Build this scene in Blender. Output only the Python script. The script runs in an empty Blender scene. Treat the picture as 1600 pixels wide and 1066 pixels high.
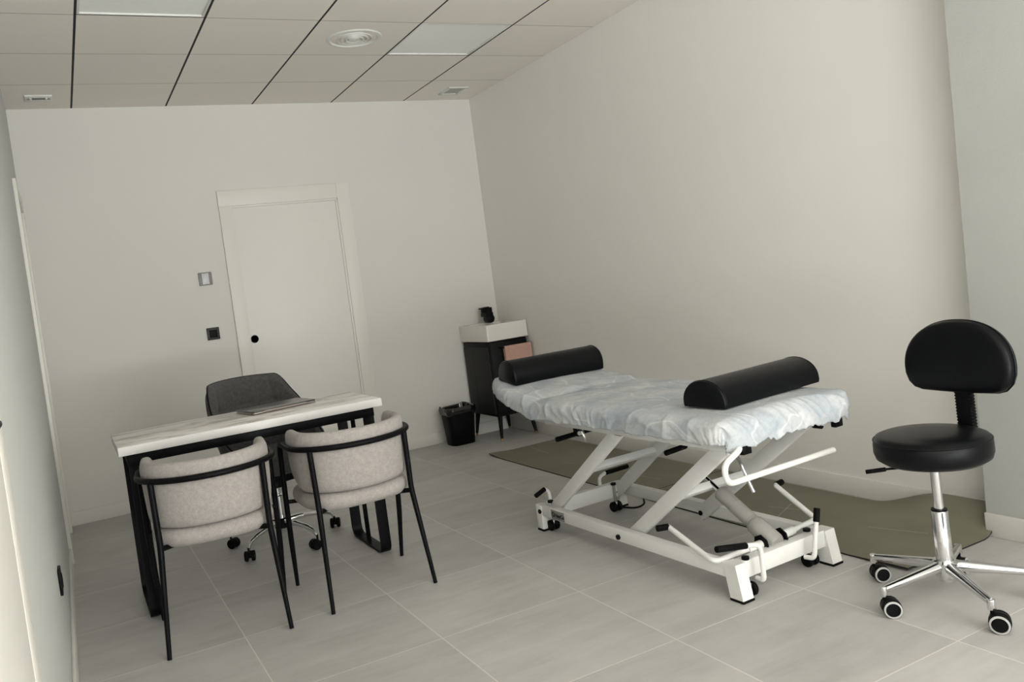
import bpy, bmesh, math, random
from mathutils import Vector, Matrix, Euler, noise

random.seed(7)
S = bpy.context.scene
COL = S.collection
PI = math.pi
R = math.radians

# ------------------------------------------------------------------ camera
XL, XR, YB, HC = -0.385, 2.989, 1.779, 2.749      # room: left, right, back, ceiling
YF = -8.4                                          # shop front behind the camera
cam_d = bpy.data.cameras.new('camera')
cam = bpy.data.objects.new('camera', cam_d)
COL.objects.link(cam)
cam.location = (-0.25801, -4.28954, 1.24385)
cam.rotation_euler = (1.53298, 0.13243, -0.46304)
cam_d.sensor_width = 36.0
cam_d.lens = 28.9855
cam_d.shift_x = 0.041298
cam_d.shift_y = -0.026132
cam_d.clip_start = 0.02
S.camera = cam

# ------------------------------------------------------------------ world, daylight, exposure
S.view_settings.view_transform = 'Standard'
S.view_settings.look = 'None'
S.view_settings.gamma = 1.0
S.view_settings.use_curve_mapping = False
S.view_settings.exposure = 0.17
W = bpy.data.worlds.new('daylight')
S.world = W
W.use_nodes = True
bg = W.node_tree.nodes['Background']
bg.inputs[0].default_value = (0.86, 0.93, 1.0, 1)
bg.inputs[1].default_value = 0.12


def area(name, loc, rot, sx, sy, power, col):
    d = bpy.data.lights.new(name, 'AREA')
    d.shape = 'RECTANGLE'
    d.size, d.size_y = sx, sy
    d.energy = power
    d.color = col
    o = bpy.data.objects.new(name, d)
    o.location = loc
    o.rotation_euler = rot
    COL.objects.link(o)
    return o


# daylight falling in through the glazed shop front behind the photographer
DAY = (0.94, 0.985, 1.0)
area('shop_front_daylight', (2.1, YF + 0.05, 1.35), (R(90), 0, 0), 1.3, 2.3, 72, DAY)
# light thrown up by the bright pavement outside
area('pavement_bounce', (0.45, YF + 0.10, 0.35), (R(125), 0, 0), 4.6, 0.6, 55, (0.97, 0.985, 0.98))
# unseen upward lamp, added to brighten the ceiling and give more top light
area('upward_fill', (0.45, -7.5, 0.1), (R(180), 0, 0), 3.0, 1.2, 490, (0.955, 0.985, 1.0))

# ------------------------------------------------------------------ materials


def lin(c):
    return tuple(((v / 255) / 12.92 if v / 255 <= 0.04045 else ((v / 255 + 0.055) / 1.055) ** 2.4) for v in c)


class NT:
    def __init__(s, name):
        s.m = bpy.data.materials.new(name)
        s.m.use_nodes = True
        s.t = s.m.node_tree
        s.b = s.t.nodes['Principled BSDF']

    def n(s, kind, **kw):
        nd = s.t.nodes.new(kind)
        for k, v in kw.items():
            setattr(nd, k, v)
        return nd

    def l(s, a, b):
        s.t.links.new(a, b)

    def math(s, op, a, b=None, c=None):
        nd = s.n('ShaderNodeMath', operation=op)
        for i, v in enumerate((a, b, c)):
            if v is None:
                continue
            if isinstance(v, (int, float)):
                nd.inputs[i].default_value = v
            else:
                s.l(v, nd.inputs[i])
        return nd.outputs[0]

    def coord(s, scale=(1, 1, 1), loc=(0, 0, 0)):
        tc = s.n('ShaderNodeTexCoord')
        mp = s.n('ShaderNodeMapping')
        mp.inputs['Scale'].default_value = scale
        mp.inputs['Location'].default_value = loc
        s.l(tc.outputs['Object'], mp.inputs['Vector'])
        return mp.outputs[0]

    def noise(s, vec, scale, detail=4, rough=0.55):
        nd = s.n('ShaderNodeTexNoise')
        nd.inputs['Scale'].default_value = scale
        nd.inputs['Detail'].default_value = detail
        nd.inputs['Roughness'].default_value = rough
        s.l(vec, nd.inputs['Vector'])
        return nd.outputs[0]

    def ramp(s, fac, stops):
        nd = s.n('ShaderNodeValToRGB')
        cr = nd.color_ramp
        while len(cr.elements) < len(stops):
            cr.elements.new(0.5)
        for e, (p, c) in zip(cr.elements, stops):
            e.position = p
            e.color = tuple(c) + (1,)
        s.l(fac, nd.inputs[0])
        return nd.outputs[0]

    def mix(s, fac, a, b):
        nd = s.n('ShaderNodeMix', data_type='RGBA')
        for i, v in ((0, fac), (6, a), (7, b)):
            if isinstance(v, (int, float)):
                nd.inputs[i].default_value = v
            elif isinstance(v, tuple):
                nd.inputs[i].default_value = v + (1,)
            else:
                s.l(v, nd.inputs[i])
        return nd.outputs[2]

    def bump(s, h, strength, dist=0.01):
        nd = s.n('ShaderNodeBump')
        nd.inputs['Strength'].default_value = strength
        nd.inputs['Distance'].default_value = dist
        s.l(h, nd.inputs['Height'])
        s.l(nd.outputs[0], s.b.inputs['Normal'])


def simple(name, col, rough=0.5, metal=0.0, spec=0.5, var=0.06, nscale=30, bump=0.0, bscale=200, coat=0):
    k = NT(name)
    v = k.coord()
    f = k.noise(v, nscale)
    a = tuple(max(0, c * (1 - var)) for c in col)
    b = tuple(min(1, c * (1 + var)) for c in col)
    k.l(k.ramp(f, [(0.3, a), (0.7, b)]), k.b.inputs['Base Color'])
    k.b.inputs['Roughness'].default_value = rough
    k.b.inputs['Metallic'].default_value = metal
    k.b.inputs['Specular IOR Level'].default_value = spec
    if coat:
        k.b.inputs['Coat Weight'].default_value = coat
    if bump:
        k.bump(k.noise(v, bscale, 3), bump, 0.002)
    return k.m


M = {}
M['wall_right'] = simple('wall_paint_lightened', (0.89, 0.87, 0.82), 0.75, var=0.012, nscale=1.5, bump=0.12, bscale=160, spec=0.3)  # off-white paint lightened in place of light missing on this wall
M['pier'] = simple('pier_paint_shaded', (0.455, 0.46, 0.435), 0.75, var=0.02, nscale=4, bump=0.3, bscale=130, spec=0.3)  # greyish paint, darkened further to imitate weaker light on the pier
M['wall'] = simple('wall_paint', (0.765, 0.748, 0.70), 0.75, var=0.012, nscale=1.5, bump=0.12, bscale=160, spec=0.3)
M['wall_left'] = simple('left_wall_paint_shaded', (0.60, 0.61, 0.59), 0.72, var=0.012, nscale=1.5, bump=0.12, bscale=160, spec=0.3)  # grey-white paint with some of the dimmer light put into its colour
M['base'] = simple('baseboard_lacquer', (0.76, 0.74, 0.69), 0.5, var=0.01)
M['door'] = simple('door_lacquer', (0.83, 0.81, 0.755), 0.45, var=0.008, nscale=3)
M['door_frame'] = simple('door_frame_lacquer', (0.81, 0.79, 0.725), 0.45, var=0.008, nscale=3)
M['white_metal'] = simple('white_powder_coat', (0.83, 0.825, 0.795), 0.4, var=0.015, nscale=40)
M['white_plastic'] = simple('white_plastic', (0.78, 0.78, 0.74), 0.4, var=0.015)
M['vent'] = simple('vent_lacquer', (0.74, 0.74, 0.69), 0.45, var=0.015)
M['dark_gap'] = simple('dark_recess', (0.006, 0.006, 0.006), 0.8, var=0.1)
M['black_metal'] = simple('black_powder_coat', (0.003, 0.003, 0.004), 0.45, var=0.2, nscale=60, spec=0.12)
M['black_plastic'] = simple('black_plastic', (0.003, 0.003, 0.0038), 0.45, var=0.2, spec=0.12)
M['rubber'] = simple('black_rubber', (0.003, 0.003, 0.0035), 0.6, var=0.2, spec=0.12)
M['leather'] = simple('black_vinyl', (0.0026, 0.0030, 0.0040), 0.34, var=0.2, nscale=12, bump=0.12, bscale=420, spec=0.17)
M['chrome'] = simple('chrome', (0.72, 0.72, 0.73), 0.12, metal=1.0, var=0.03)
M['steel'] = simple('brushed_steel', (0.5, 0.5, 0.5), 0.25, metal=1.0, var=0.05)
M['motor'] = simple('grey_actuator_housing', (0.30, 0.29, 0.265), 0.36, var=0.08, nscale=14, spec=0.45)
M['motor_light'] = simple('pale_actuator_band', (0.36, 0.35, 0.325), 0.38, var=0.06, nscale=14)
M['tag'] = simple('grey_name_plate', (0.24, 0.235, 0.22), 0.45, var=0.05)
M['grey_plate'] = simple('grey_switch_frame', (0.25, 0.24, 0.22), 0.4, var=0.05)
M['cab_panel'] = simple('charcoal_panel', (0.016, 0.016, 0.0155), 0.55, var=0.15, nscale=20, spec=0.25)
M['cab_black'] = simple('black_cabinet', (0.0035, 0.0035, 0.004), 0.5, var=0.15, spec=0.18)
M['ceramic'] = simple('white_ceramic', (0.86, 0.825, 0.77), 0.18, var=0.01, nscale=5, coat=0.4)
M['brass'] = simple('brass_tip', (0.35, 0.24, 0.11), 0.35, metal=1.0)
M['mat_edge'] = simple('mat_dark_underside', (0.010, 0.010, 0.010), 0.7, var=0.1)
M['mat_line'] = simple('mat_print', (0.42, 0.41, 0.34), 0.7, var=0.05)
M['ring'] = simple('pale_caster_ring', (0.46, 0.46, 0.45), 0.45, var=0.03)
M['laptop_edge'] = simple('rose_grey_aluminium', (0.42, 0.36, 0.345), 0.35, metal=0.6, var=0.04)
M['laptop_lid'] = simple('dark_grey_aluminium', (0.10, 0.095, 0.09), 0.24, metal=0.5, var=0.04, nscale=8)
M['bag'] = simple('black_bin_liner', (0.005, 0.005, 0.0055), 0.16, var=0.2, spec=0.8)
M['diffuser'] = simple('frosted_diffuser', (0.93, 0.94, 0.90), 0.4, var=0.01)
M['glass_dark'] = simple('black_glass', (0.01, 0.01, 0.012), 0.1, var=0.05)


def fabric(name, c1, c2, scale=350, bump=0.5, rough=0.95):
    k = NT(name)
    v = k.coord()
    f = k.noise(v, scale, 3, 0.7)
    g = k.noise(v, scale * 0.22, 4, 0.6)
    fac = k.math('MULTIPLY_ADD', f, 0.6, k.math('MULTIPLY', g, 0.4))
    k.l(k.ramp(fac, [(0.36, c1), (0.64, c2)]), k.b.inputs['Base Color'])
    k.b.inputs['Roughness'].default_value = rough
    k.b.inputs['Specular IOR Level'].default_value = 0.15
    k.b.inputs['Sheen Weight'].default_value = 0.12
    k.bump(f, bump, 0.002)
    return k.m


M['boucle'] = fabric('oatmeal_fabric', (0.335, 0.305, 0.283), (0.47, 0.435, 0.41), 260)
M['charcoal'] = fabric('charcoal_fabric', (0.055, 0.054, 0.054), (0.115, 0.113, 0.112), 300)
M['towel'] = fabric('pink_towelling', (0.50, 0.30, 0.235), (0.64, 0.41, 0.33), 420, 0.6)


def m_sheet():
    k = NT('nonwoven_sheet')
    v = k.coord()
    big = k.noise(v, 7, 5, 0.6)
    fine = k.noise(k.coord((1, 1.0, 1)), 60, 5, 0.7)
    fac = k.math('MULTIPLY_ADD', big, 0.65, k.math('MULTIPLY', fine, 0.35))
    k.l(k.ramp(fac, [(0.36, (0.38, 0.43, 0.485)), (0.50, (0.50, 0.525, 0.545)), (0.66, (0.64, 0.65, 0.645))]), k.b.inputs['Base Color'])
    crease = k.math('ABSOLUTE', k.math('SUBTRACT', k.noise(k.coord((1.0, 0.45, 1.0)), 5.5, 2, 0.4), 0.5))
    fold = k.ramp(crease, [(0.0, (1, 1, 1)), (0.006, (0.5, 0.5, 0.5)), (0.016, (0, 0, 0))])
    link = k.b.inputs['Base Color'].links[0].from_socket
    k.l(k.mix(k.math('MULTIPLY', fold, 0.55), link, (0.80, 0.81, 0.80)), k.b.inputs['Base Color'])
    k.b.inputs['Roughness'].default_value = 0.7
    k.b.inputs['Specular IOR Level'].default_value = 0.25
    k.bump(k.math('MULTIPLY_ADD', fold, 0.8, fine), 0.35, 0.004)
    return k.m


M['sheet'] = m_sheet()


def m_marble():
    k = NT('white_marble_laminate')
    v = k.coord((1.0, 2.6, 1.0))
    v = k.coord((1.1, 4.2, 1.0))
    n1 = k.noise(v, 1.3, 6, 0.55)
    a1 = k.math('ABSOLUTE', k.math('SUBTRACT', n1, 0.5))
    n2 = k.noise(k.coord((0.8, 3.0, 1.0), (3, 1, 0)), 1.0, 7, 0.6)
    a2 = k.math('ABSOLUTE', k.math('SUBTRACT', n2, 0.47))
    v1 = k.ramp(a1, [(0.0, (0.46, 0.41, 0.37)), (0.010, (0.70, 0.66, 0.61)), (0.045, (0.90, 0.875, 0.835))])
    v2 = k.ramp(a2, [(0.0, (0.66, 0.61, 0.56)), (0.02, (0.90, 0.88, 0.86)), (0.07, (1.0, 1.0, 1.0))])
    mm = k.n('ShaderNodeMix', data_type='RGBA', blend_type='MULTIPLY')
    mm.inputs[0].default_value = 1.0
    k.l(v1, mm.inputs[6])
    k.l(v2, mm.inputs[7])
    k.l(mm.outputs[2], k.b.inputs['Base Color'])
    k.b.inputs['Roughness'].default_value = 0.32
    return k.m


M['marble'] = m_marble()
M['desk_edge'] = simple('white_desk_edge', (0.75, 0.73, 0.705), 0.4, var=0.01, nscale=6)


def m_floor():
    k = NT('grey_porcelain_tiles')
    tc = k.n('ShaderNodeTexCoord')
    sp = k.n('ShaderNodeSeparateXYZ')
    k.l(tc.outputs['Object'], sp.inputs[0])
    fx = k.math('DIVIDE', k.math('SUBTRACT', sp.outputs[0], 0.2135), 0.5878)
    fy = k.math('DIVIDE', k.math('SUBTRACT', sp.outputs[1], -0.4432), 0.5676)
    dx = k.math('MULTIPLY', k.math('PINGPONG', fx, 0.5), 0.5878)
    dy = k.math('MULTIPLY', k.math('PINGPONG', fy, 0.5), 0.5676)
    d = k.math('MINIMUM', dx, dy)
    gm = k.n('ShaderNodeMapRange', interpolation_type='SMOOTHSTEP')
    gm.inputs['From Min'].default_value = 0.0011
    gm.inputs['From Max'].default_value = 0.0030
    gm.inputs['To Min'].default_value = 1.0
    gm.inputs['To Max'].default_value = 0.0
    k.l(d, gm.inputs['Value'])
    cell = k.n('ShaderNodeCombineXYZ')
    k.l(k.math('FLOOR', fx), cell.inputs[0])
    k.l(k.math('FLOOR', fy), cell.inputs[1])
    wn = k.n('ShaderNodeTexWhiteNoise', noise_dimensions='3D')
    k.l(cell.outputs[0], wn.inputs['Vector'])
    off = k.n('ShaderNodeVectorMath', operation='SCALE')
    k.l(wn.outputs['Color'], off.inputs[0])
    off.inputs['Scale'].default_value = 13.0
    add = k.n('ShaderNodeVectorMath', operation='ADD')
    k.l(tc.outputs['Object'], add.inputs[0])
    k.l(off.outputs[0], add.inputs[1])
    mp = k.n('ShaderNodeMapping')
    mp.inputs['Scale'].default_value = (1.3, 7.0, 1)
    mp.inputs['Rotation'].default_value = (0, 0, R(4))
    k.l(add.outputs[0], mp.inputs['Vector'])
    streak = k.noise(mp.outputs[0], 1.8, 6, 0.62)
    cloud = k.noise(add.outputs[0], 3.2, 5, 0.6)
    fac = k.math('MULTIPLY_ADD', streak, 0.55, k.math('MULTIPLY', cloud, 0.45))
    base = k.ramp(fac, [(0.30, (0.40, 0.388, 0.37)), (0.5, (0.49, 0.479, 0.461)), (0.70, (0.56, 0.549, 0.53))])
    tint = k.math('MULTIPLY_ADD', wn.outputs['Value'], 0.10, 0.95)
    hv = k.n('ShaderNodeHueSaturation')
    k.l(tint, hv.inputs['Value'])
    k.l(base, hv.inputs['Color'])
    k.l(k.mix(k.math('MULTIPLY', gm.outputs[0], 0.8), hv.outputs[0], (0.74, 0.70, 0.64)), k.b.inputs['Base Color'])
    k.b.inputs['Roughness'].default_value = 0.46
    k.b.inputs['Specular IOR Level'].default_value = 0.4
    k.bump(k.math('MULTIPLY_ADD', gm.outputs[0], -0.5, k.math('MULTIPLY', streak, 0.1)), 0.25, 0.002)
    return k.m


M['floor'] = m_floor()


def m_tile():
    k = NT('fissured_ceiling_tile')
    v = k.coord()
    f = k.noise(k.coord((1, 5, 1)), 55, 3, 0.7)
    g = k.noise(v, 1.2, 2)
    k.l(k.mix(k.math('MULTIPLY', f, 0.5), k.ramp(g, [(0.3, (0.88, 0.83, 0.755)), (0.7, (0.90, 0.845, 0.775))]), (0.81, 0.76, 0.69)), k.b.inputs['Base Color'])
    k.b.inputs['Roughness'].default_value = 0.9
    k.bump(f, 0.3, 0.003)
    return k.m


M['ctile'] = m_tile()


def m_mat():
    k = NT('olive_mat_foam')
    v = k.coord()
    f = k.noise(v, 4, 4)
    w = k.n('ShaderNodeTexWave', wave_type='BANDS', bands_direction='DIAGONAL')
    w.inputs['Scale'].default_value = 60
    w.inputs['Distortion'].default_value = 2
    k.l(v, w.inputs['Vector'])
    c = k.ramp(f, [(0.3, (0.178, 0.168, 0.118)), (0.7, (0.205, 0.195, 0.142))])
    k.l(c, k.b.inputs['Base Color'])
    k.b.inputs['Roughness'].default_value = 0.75
    k.bump(w.outputs[1], 0.08, 0.002)
    return k.m


M['mat'] = m_mat()

# ------------------------------------------------------------------ mesh helpers


def V(*a):
    return Vector(a)


def fillet(pts, r, n=6):
    """round the inner corners of a polyline"""
    pts = [Vector(p) for p in pts]
    rs = r if isinstance(r, (list, tuple)) else [r] * len(pts)
    out = [pts[0]]
    for i in range(1, len(pts) - 1):
        a, b, c = pts[i - 1], pts[i], pts[i + 1]
        u, w = (a - b), (c - b)
        t = min(rs[i], u.length * 0.48, w.length * 0.48)
        p0, p1 = b + u.normalized() * t, b + w.normalized() * t
        for k in range(n + 1):
            s = k / n
            out.append(p0 * (1 - s) ** 2 + b * 2 * s * (1 - s) + p1 * s * s)
    out.append(pts[-1])
    return out


class MB:
    """collects shapes of ONE part in one bmesh"""

    def __init__(s):
        s.bm = bmesh.new()
        s.mi = 0

    def _mat(s, n0):
        if s.mi:
            s.bm.faces.ensure_lookup_table()
            for f in s.bm.faces[n0:]:
                f.material_index = s.mi

    def box(s, c, d, bev=0.0, rot=None, seg=2):
        n0 = len(s.bm.faces)
        t = bmesh.new()
        bmesh.ops.create_cube(t, size=1.0)
        bmesh.ops.scale(t, vec=Vector(d), verts=t.verts)
        if bev:
            bmesh.ops.bevel(t, geom=t.edges[:], offset=min(bev, min(d) * 0.49), segments=seg, affect='EDGES', profile=0.5)
        if rot is not None:
            bmesh.ops.rotate(t, cent=(0, 0, 0), matrix=rot, verts=t.verts)
        bmesh.ops.translate(t, vec=Vector(c), verts=t.verts)
        s.merge(t)
        s._mat(n0)
        return s

    def merge(s, t):
        me = bpy.data.meshes.new('tmp')
        t.to_mesh(me)
        t.free()
        s.bm.from_mesh(me)
        bpy.data.meshes.remove(me)

    def beam(s, a, b, w, h, up=(0, 0, 1), bev=0.002):
        a, b = Vector(a), Vector(b)
        y = (b - a)
        L = y.length
        y.normalize()
        x = y.cross(Vector(up)).normalized()
        z = x.cross(y)
        rot = Matrix((x, y, z)).transposed()
        return s.box((a + b) / 2, (w, L, h), bev, rot)

    def tube(s, pts, r, n=12, closed=False, prof=None):
        """round (or prof-shaped) sweep with parallel transport"""
        n0 = len(s.bm.faces)
        pts = [Vector(p) for p in pts]
        N = len(pts)
        rr = r if isinstance(r, (list, tuple)) else [r] * N
        tans = []
        for i in range(N):
            if closed:
                d = pts[(i + 1) % N] - pts[i - 1]
            else:
                d = pts[min(i + 1, N - 1)] - pts[max(i - 1, 0)]
            tans.append(d.normalized())
        t0 = tans[0]
        ref = Vector((0, 0, 1)) if abs(t0.z) < 0.9 else Vector((1, 0, 0))
        u = t0.cross(ref).normalized()
        rings = []
        for i in range(N):
            if i:
                ax = tans[i - 1].cross(tans[i])
                if ax.length > 1e-7:
                    u = Matrix.Rotation(tans[i - 1].angle(tans[i]), 3, ax.normalized()) @ u
            w = tans[i].cross(u).normalized()
            ring = []
            for k in range(n):
                a = 2 * PI * k / n
                ring.append(s.bm.verts.new(pts[i] + (u * math.cos(a) + w * math.sin(a)) * rr[i]))
            rings.append(ring)
        s._skin(rings, closed, not closed)
        s._mat(n0)
        return s

    def _skin(s, rings, loop=False, cap=True, flip=False):
        n = len(rings[0])
        rng = range(len(rings)) if loop else range(len(rings) - 1)
        for i in rng:
            a, b = rings[i], rings[(i + 1) % len(rings)]
            for k in range(n):
                vs = [a[k], a[(k + 1) % n], b[(k + 1) % n], b[k]]
                s.bm.faces.new(vs[::-1] if flip else vs)
        if cap and not loop:
            s.bm.faces.new(rings[0][::-1])
            s.bm.faces.new(rings[-1])

    def loft(s, rings, loop=False, cap=True):
        n0 = len(s.bm.faces)
        rv = [[s.bm.verts.new(Vector(p)) for p in r] for r in rings]
        s._skin(rv, loop, cap)
        s._mat(n0)
        return s

    def lathe(s, prof, c=(0, 0, 0), n=32, rot=None, cap=True):
        """prof: list of (radius, z)"""
        rings = []
        c = Vector(c)
        for r, z in prof:
            ring = []
            for k in range(n):
                a = 2 * PI * k / n
                p = Vector((max(r, 1e-5) * math.cos(a), max(r, 1e-5) * math.sin(a), z))
                if rot is not None:
                    p = rot @ p
                ring.append(p + c)
            rings.append(ring)
        return s.loft(rings, cap=cap)

    def cyl(s, a, b, r, n=20, bev=0.0):
        a, b = Vector(a), Vector(b)
        d = b - a
        q = d.to_track_quat('Z', 'Y').to_matrix()
        L = d.length
        pr = [(r, 0), (r, L)] if not bev else [(r - bev, 0), (r - bev * 0.3, bev * 0.3), (r, bev), (r, L - bev), (r - bev * 0.3, L - bev * 0.3), (r - bev, L)]
        return s.lathe(pr, a, n, q)

    def prism(s, out, z0, z1, mat=None, bev=0.0):
        """extrude a 2-D outline along local z"""
        n0 = len(s.bm.faces)
        t = bmesh.new()
        vs = [t.verts.new((p[0], p[1], z0)) for p in out]
        f = t.faces.new(vs)
        r = bmesh.ops.extrude_face_region(t, geom=[f])
        bmesh.ops.translate(t, vec=(0, 0, z1 - z0), verts=[v for v in r['geom'] if isinstance(v, bmesh.types.BMVert)])
        bmesh.ops.recalc_face_normals(t, faces=t.faces)
        if bev:
            es = [e for e in t.edges if all(abs(v.co.z - z0) < 1e-6 for v in e.verts) or all(abs(v.co.z - z1) < 1e-6 for v in e.verts)]
            bmesh.ops.bevel(t, geom=es, offset=bev, segments=2, affect='EDGES', profile=0.5)
        if mat is not None:
            bmesh.ops.transform(t, matrix=mat, verts=t.verts)
        s.merge(t)
        s._mat(n0)
        return s

    def quad(s, pts):
        n0 = len(s.bm.faces)
        s.bm.faces.new([s.bm.verts.new(Vector(p)) for p in pts])
        s._mat(n0)
        return s

    def pillow(s, outline, z0, z1, crown=0.0, roll=0.03, steps=7):
        """upholstered slab: outline (list of xy), rolled edges, slightly crowned top"""
        cx = sum(p[0] for p in outline) / len(outline)
        cy = sum(p[1] for p in outline) / len(outline)
        rings = []

        def ring(sc_off, z):
            out = []
            for p in outline:
                d = Vector((p[0] - cx, p[1] - cy, 0))
                L = d.length
                q = d * ((L - sc_off) / L)
                out.append((cx + q.x, cy + q.y, z))
            return out
        h = (z1 - z0) / 2
        rz = min(h, roll)
        rings.append([(cx + (p[0] - cx) * 0.05, cy + (p[1] - cy) * 0.05, z0) for p in outline])
        for i in range(steps + 1):
            a = PI / 2 * i / steps
            rings.append(ring(roll * (1 - math.sin(a)), z0 + rz * (1 - math.cos(a))))
        for i in range(steps + 1):
            a = PI / 2 * i / steps
            rings.append(ring(roll * (1 - math.cos(a)), z1 - rz * (1 - math.sin(a))))
        for f in (0.8, 0.6, 0.4, 0.2, 0.05):
            base = ring(roll, z1)
            rings.append([(cx + (p[0] - cx) * f, cy + (p[1] - cy) * f, z1 + crown * (1 - f * f)) for p in base])
        return s.loft(rings)

    def build(s, name, mat, parent=None, loc=None, smooth=True, angle=38, recalc=True):
        if recalc:
            bmesh.ops.recalc_face_normals(s.bm, faces=s.bm.faces)
        me = bpy.data.meshes.new(name)
        s.bm.to_mesh(me)
        s.bm.free()
        for m in (mat if isinstance(mat, (list, tuple)) else [mat]):
            me.materials.append(M[m] if isinstance(m, str) else m)
        if smooth:
            me.polygons.foreach_set('use_smooth', [True] * len(me.polygons))
            me.set_sharp_from_angle(angle=R(angle))
        o = bpy.data.objects.new(name, me)
        COL.objects.link(o)
        if parent is not None:
            o.parent = parent
        if loc is not None:
            o.location = loc
        return o


def tag(o, label=None, cat=None, group=None, kind=None):
    if label:
        o['label'] = label
    if cat:
        o['category'] = cat
    if group:
        o['group'] = group
    if kind:
        o['kind'] = kind
    return o


def thing(name, label, cat, loc=(0, 0, 0), rz=0.0, group=None, kind=None):
    o = bpy.data.objects.new(name, None)
    o.empty_display_size = 0.1
    COL.objects.link(o)
    o.location = loc
    o.rotation_euler = (0, 0, rz)
    return tag(o, label, cat, group, kind)


def struct(name, mb, mat, label=None, cat=None, **kw):
    return tag(mb.build(name, mat, **kw), label, cat, None, 'structure')


def copy_tree(o, parent=None):
    c = o.copy()
    COL.objects.link(c)
    c.parent = parent
    for ch in list(o.children):
        copy_tree(ch, c)
    return c


def rrect(w, d, r, n=6, cx=0, cy=0):
    out = []
    for (sx, sy, a0) in ((1, 1, 0), (-1, 1, 90), (-1, -1, 180), (1, -1, 270)):
        for k in range(n + 1):
            a = R(a0 + 90 * k / n)
            out.append((cx + sx * (w / 2 - r) + r * math.cos(a), cy + sy * (d / 2 - r) + r * math.sin(a)))
    return out


# ------------------------------------------------------------------ room shell
T = 0.12
struct('floor', MB().box(((-2.2 + XR) / 2, (YF + YB) / 2, -0.05), (XR + 2.2 + 2 * T, YB - YF + 2 * T, 0.1)), 'floor',
       'grey stone-look square floor tiles with pale grout', 'floor', smooth=False)
mb = MB()
mb.box(((XL + XR) / 2, YB + T / 2, HC / 2), (XR - XL + 2 * T, T, HC + 0.2))
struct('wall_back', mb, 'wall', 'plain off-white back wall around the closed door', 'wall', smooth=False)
mb = MB()
mb.box((XR + T / 2, (YF + YB) / 2, HC / 2), (T, YB - YF, HC + 0.2))
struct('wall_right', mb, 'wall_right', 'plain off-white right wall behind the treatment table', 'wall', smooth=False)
# left wall with a recessed doorway near the far corner
DY0, DY1, DZ = 0.84, 1.58, 2.05
mb = MB()
YL = -4.55                                          # the left wall steps back behind the camera, unseen room widened for the light
mb.box((XL - T / 2, (YL + DY0) / 2, HC / 2), (T, DY0 - YL, HC + 0.2))
mb.box(((XL - 2.2) / 2 - T / 2, YL - T / 2, HC / 2), (XL + 2.2 + T, T, HC + 0.2))
mb.box((-2.2 - T / 2, (YF + YL) / 2, HC / 2), (T, YL - YF, HC + 0.2))
mb.box((XL - T / 2, (DY1 + YB) / 2, HC / 2), (T, YB - DY1, HC + 0.2))
mb.box((XL - T / 2, (DY0 + DY1) / 2, (DZ + HC + 0.1) / 2), (T, DY1 - DY0, HC + 0.1 - DZ))
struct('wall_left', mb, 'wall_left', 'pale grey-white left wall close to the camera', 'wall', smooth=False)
# shop front behind the camera: side piers, head and glazing bars
mb = MB()
mb.box((-2.1, YF - T / 2, HC / 2), (0.2, T, HC + 0.2))
mb.box((2.95, YF - T / 2, HC / 2), (0.2, T, HC + 0.2))
mb.box((0.4, YF - T / 2, 2.66), (5.2, T, 0.3))
struct('wall_front', mb, 'wall', 'wall around the glazed shop front', 'wall', smooth=False)
# pier standing proud of the right wall
PX, PY = 2.85, -2.275
mb = MB()
bot = [(PX, PY, 0), (XR + 0.02, PY, 0), (XR + 0.02, -4.6, 0), (PX, -4.6, 0)]
top = [(PX, PY - 0.075, HC), (XR + 0.02, PY - 0.075, HC), (XR + 0.02, -4.6, HC), (PX, -4.6, HC)]
mb.loft([bot, top])
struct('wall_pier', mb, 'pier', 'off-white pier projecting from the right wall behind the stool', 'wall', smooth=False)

# ceiling: dark void above 60 x 60 tiles with open joints
mb = MB()
mb.box(((-2.2 + XR) / 2, (YF + YB) / 2, HC + 0.07), (XR + 2.2 + 2 * T, YB - YF + 2 * T, 0.06))
mb.mi = 1
LIGHTS = [(1, 1), (-1 + 1, -1), (3, 0)]
light_cells = {(0, -1), (3, 0), (2, -4), (3, -4), (0, -5)}
for i in range(-4, 5):
    for j in range(-15, 3):
        x0, x1 = i * 0.6, (i + 1) * 0.6
        y0, y1 = j * 0.6, (j + 1) * 0.6
        x0, x1 = max(x0, XL if y1 > -4.5 else -2.2), min(x1, XR)
        if x1 - x0 < 0.02:
            continue
        y0, y1 = max(y0, YF), min(y1, YB)
        if (i, j) in light_cells:
            continue
        gx0 = 0.0062 if x0 > XL + 0.01 else 0.0
        gx1 = 0.0062 if x1 < XR - 0.01 else 0.0015
        gy = 0.0022
        gy1 = 0.0022 if y1 < YB - 0.01 else 0.0008
        mb.box(((x0 + gx0 + x1 - gx1) / 2, (y0 + gy + y1 - gy1) / 2, HC + 0.012),
               (x1 - gx1 - x0 - gx0, y1 - gy1 - y0 - gy, 0.024))
mb.mi = 0
for i in range(-3, 5):
    mb.box((i * 0.6, (YF + YB) / 2, HC + 0.0022), (0.0124, YB - YF, 0.003))
for j in range(-13, 3):
    mb.box(((-2.2 + XR) / 2, j * 0.6, HC + 0.0012), (XR + 2.2, 0.0044, 0.002))
struct('ceiling', mb, ['dark_gap', 'ctile'], 'suspended ceiling of square beige tiles with dark joints', 'ceiling', smooth=False)


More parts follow.
